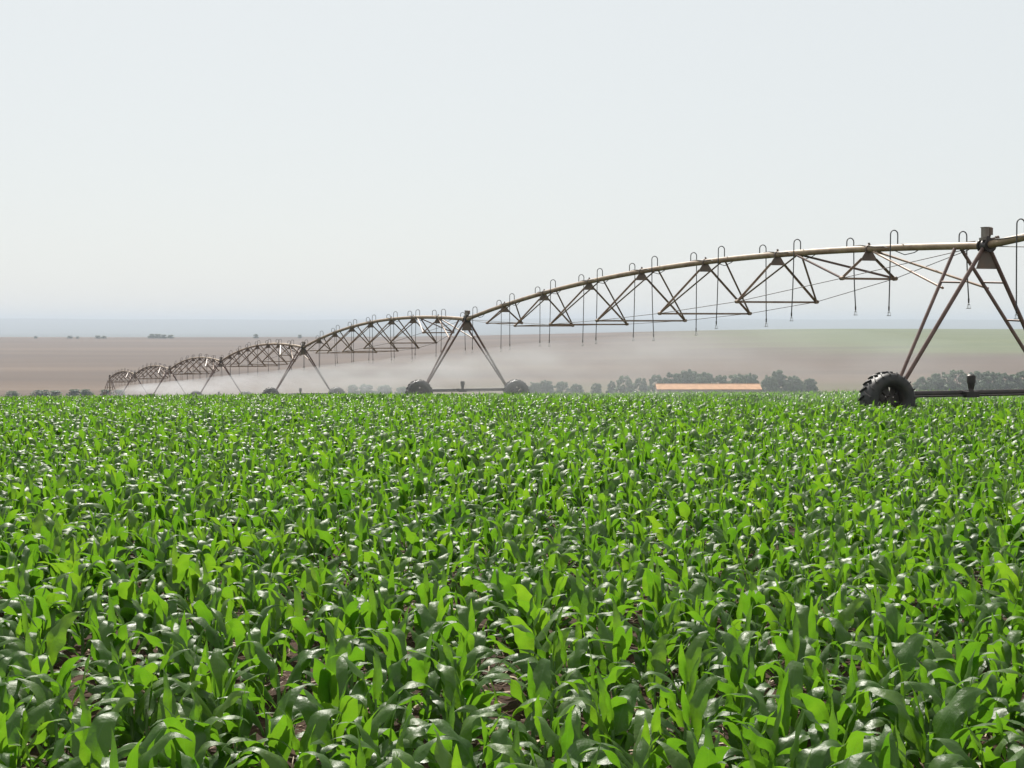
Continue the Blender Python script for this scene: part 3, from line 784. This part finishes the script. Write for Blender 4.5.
# ------------------------------------------------------------------ barn
def barn():
    Y = 600.0; x0, x1 = from_pix(655.5, Y), from_pix(760, Y); zr = zpix(383.9, Y); ze = zpix(388.6, Y); W = 12.0; cx = (x0 + x1) / 2
    zg = min(ground(x0, Y), ground(x1, Y)) - .3; root = empty('barn', (cx, Y, zg)); o = (cx, Y, zg)
    tag(root, 'long low barn with a plain orange clay roof in the valley beyond the corn', 'barn')
    y0, y1 = Y - W / 2, Y + W / 2; i = .5
    m = MB(); xa, xb = x0 + i, x1 - i; ya, yb = y0 + i, y1 - i; zt = ze - .05
    for p, q in (((xa, ya), (xb, ya)), ((xa, yb), (xb, yb))): m.box(((p[0] + q[0]) / 2, p[1], (zg + zt) / 2), (q[0] - p[0], .25, zt - zg))
    zm = zr - .35
    for x in (xa, xb): m.prism([(-W / 2 + i + .13, zg - zg), (W / 2 - i - .13, 0), (W / 2 - i - .13, zt - zg), (0, zm - zg), (-W / 2 + i + .13, zt - zg)], (x, Y, zg), (0, 1, 0), (0, 0, 1), (1, 0, 0), .25)
    m.build('wall', M['barn_wall'], root, o)
    rf = None
    m = MB()
    for s in (1, -1):
        vs = [(x0, Y, zr), (x1, Y, zr), (x1, Y + s * W / 2, ze), (x0, Y + s * W / 2, ze)]
        vs += [(a, b, c - .18) for a, b, c in vs]
        m.add(vs, [(0, 1, 2, 3), (7, 6, 5, 4), (0, 4, 5, 1), (2, 6, 7, 3), (1, 5, 6, 2), (3, 7, 4, 0)])
    rf = m.build('roof', M['roof'], root, o)
    MB().tube((x0 - .05, Y, zr + .02), (x1 + .05, Y, zr + .02), .16, n=8).build('ridge_cap', M['roof'], rf, (0, 0, 0))
    for k in range(6):
        x = xa + (xb - xa) * (k + .5) / 6
        if k == 2:
            MB().box((x, ya - .15, zg + 1.5), (3, .08, 3)).build('door', M['barn_door'], root, o)
        else:
            w = MB().box((x, ya - .15, zg + 1.9), (2.4, .08, .9)).build('window', M['barn_door'], root, o)
            MB().box((x, ya - .20, zg + 1.9), (2.2, .03, .7)).build('pane', M['glass'], w, o)
barn()
for ob in list(bpy.data.objects):
    if ob.name.startswith('ridge_cap'): ob.location = -Vector(ob.parent.parent.location)

# ------------------------------------------------------------------ haze
def haze():
    m, nt, out = new_mat('air_haze')
    v = N(nt, 'ShaderNodeVolumePrincipled', Density=.00018); v.inputs['Color'].default_value = (.53, .59, .675, 1); v.inputs['Anisotropy'].default_value = .2
    nt.links.new(v.outputs[0], out.inputs['Volume'])
    o = MB().box((0, 8050, -20), (21000, 16500, 140)).build('haze', m, None, (0, 8050, -20))
    tag(o, 'thin pale blue summer haze over the whole landscape', 'haze', kind='stuff')
haze()

# ------------------------------------------------------------------ light
SUN_EL, SUN_AZ = math.radians(44), math.radians(-12)     # azimuth from +Y, positive to the right
w = bpy.data.worlds.new('World'); scene.world = w; w.use_nodes = True
nt = w.node_tree; bg = nt.nodes['Background']; sky = nt.nodes.new('ShaderNodeTexSky'); sky.sky_type = 'NISHITA'
sky.sun_disc = False; sky.sun_elevation = SUN_EL; sky.sun_rotation = SUN_AZ; sky.air_density = 1.0; sky.dust_density = 1.5; sky.ozone_density = .4
sky.altitude = 300
veil = nt.nodes.new('ShaderNodeMixRGB'); veil.inputs[0].default_value = .91; veil.inputs[2].default_value = (5.75, 6.0, 6.02, 1)   # even summer haze that whitens the blue
nt.links.new(sky.outputs[0], veil.inputs[1]); nt.links.new(veil.outputs[0], bg.inputs[0]); bg.inputs[1].default_value = .10
sd = bpy.data.lights.new('sun', 'SUN'); sd.energy = 5.0; sd.angle = math.radians(.5); sd.color = (1, .95, .87)
so = bpy.data.objects.new('sun', sd); C.objects.link(so)
dirv = Vector((math.sin(SUN_AZ) * math.cos(SUN_EL), math.cos(SUN_AZ) * math.cos(SUN_EL), math.sin(SUN_EL)))
so.rotation_euler = dirv.to_track_quat('Z', 'Y').to_euler(); so.location = (0, 0, 30)

# ------------------------------------------------------------------ camera
cd = bpy.data.cameras.new('camera'); cd.sensor_width = 36; cd.lens = F / 1024 * 36; cd.clip_start = .1; cd.clip_end = 80000
co = bpy.data.objects.new('camera', cd); C.objects.link(co); co.location = (0, 0, EYE)
co.rotation_euler = (math.pi / 2 - math.atan((384 - HY) / F), 0, 0); scene.camera = co

scene.render.engine = 'CYCLES'
c = scene.cycles
c.use_denoising = True; c.max_bounces = 8; c.diffuse_bounces = 3; c.glossy_bounces = 2; c.transmission_bounces = 4; c.volume_bounces = 1; c.transparent_max_bounces = 8
c.volume_step_rate = 4.0; c.volume_max_steps = 64
c.caustics_reflective = False; c.caustics_refractive = False; c.sample_clamp_indirect = 6
vs_ = scene.view_settings
vs_.view_transform = 'Standard'; vs_.look = 'None'; vs_.gamma = 1.0; vs_.exposure = 0.45; vs_.use_curve_mapping = False
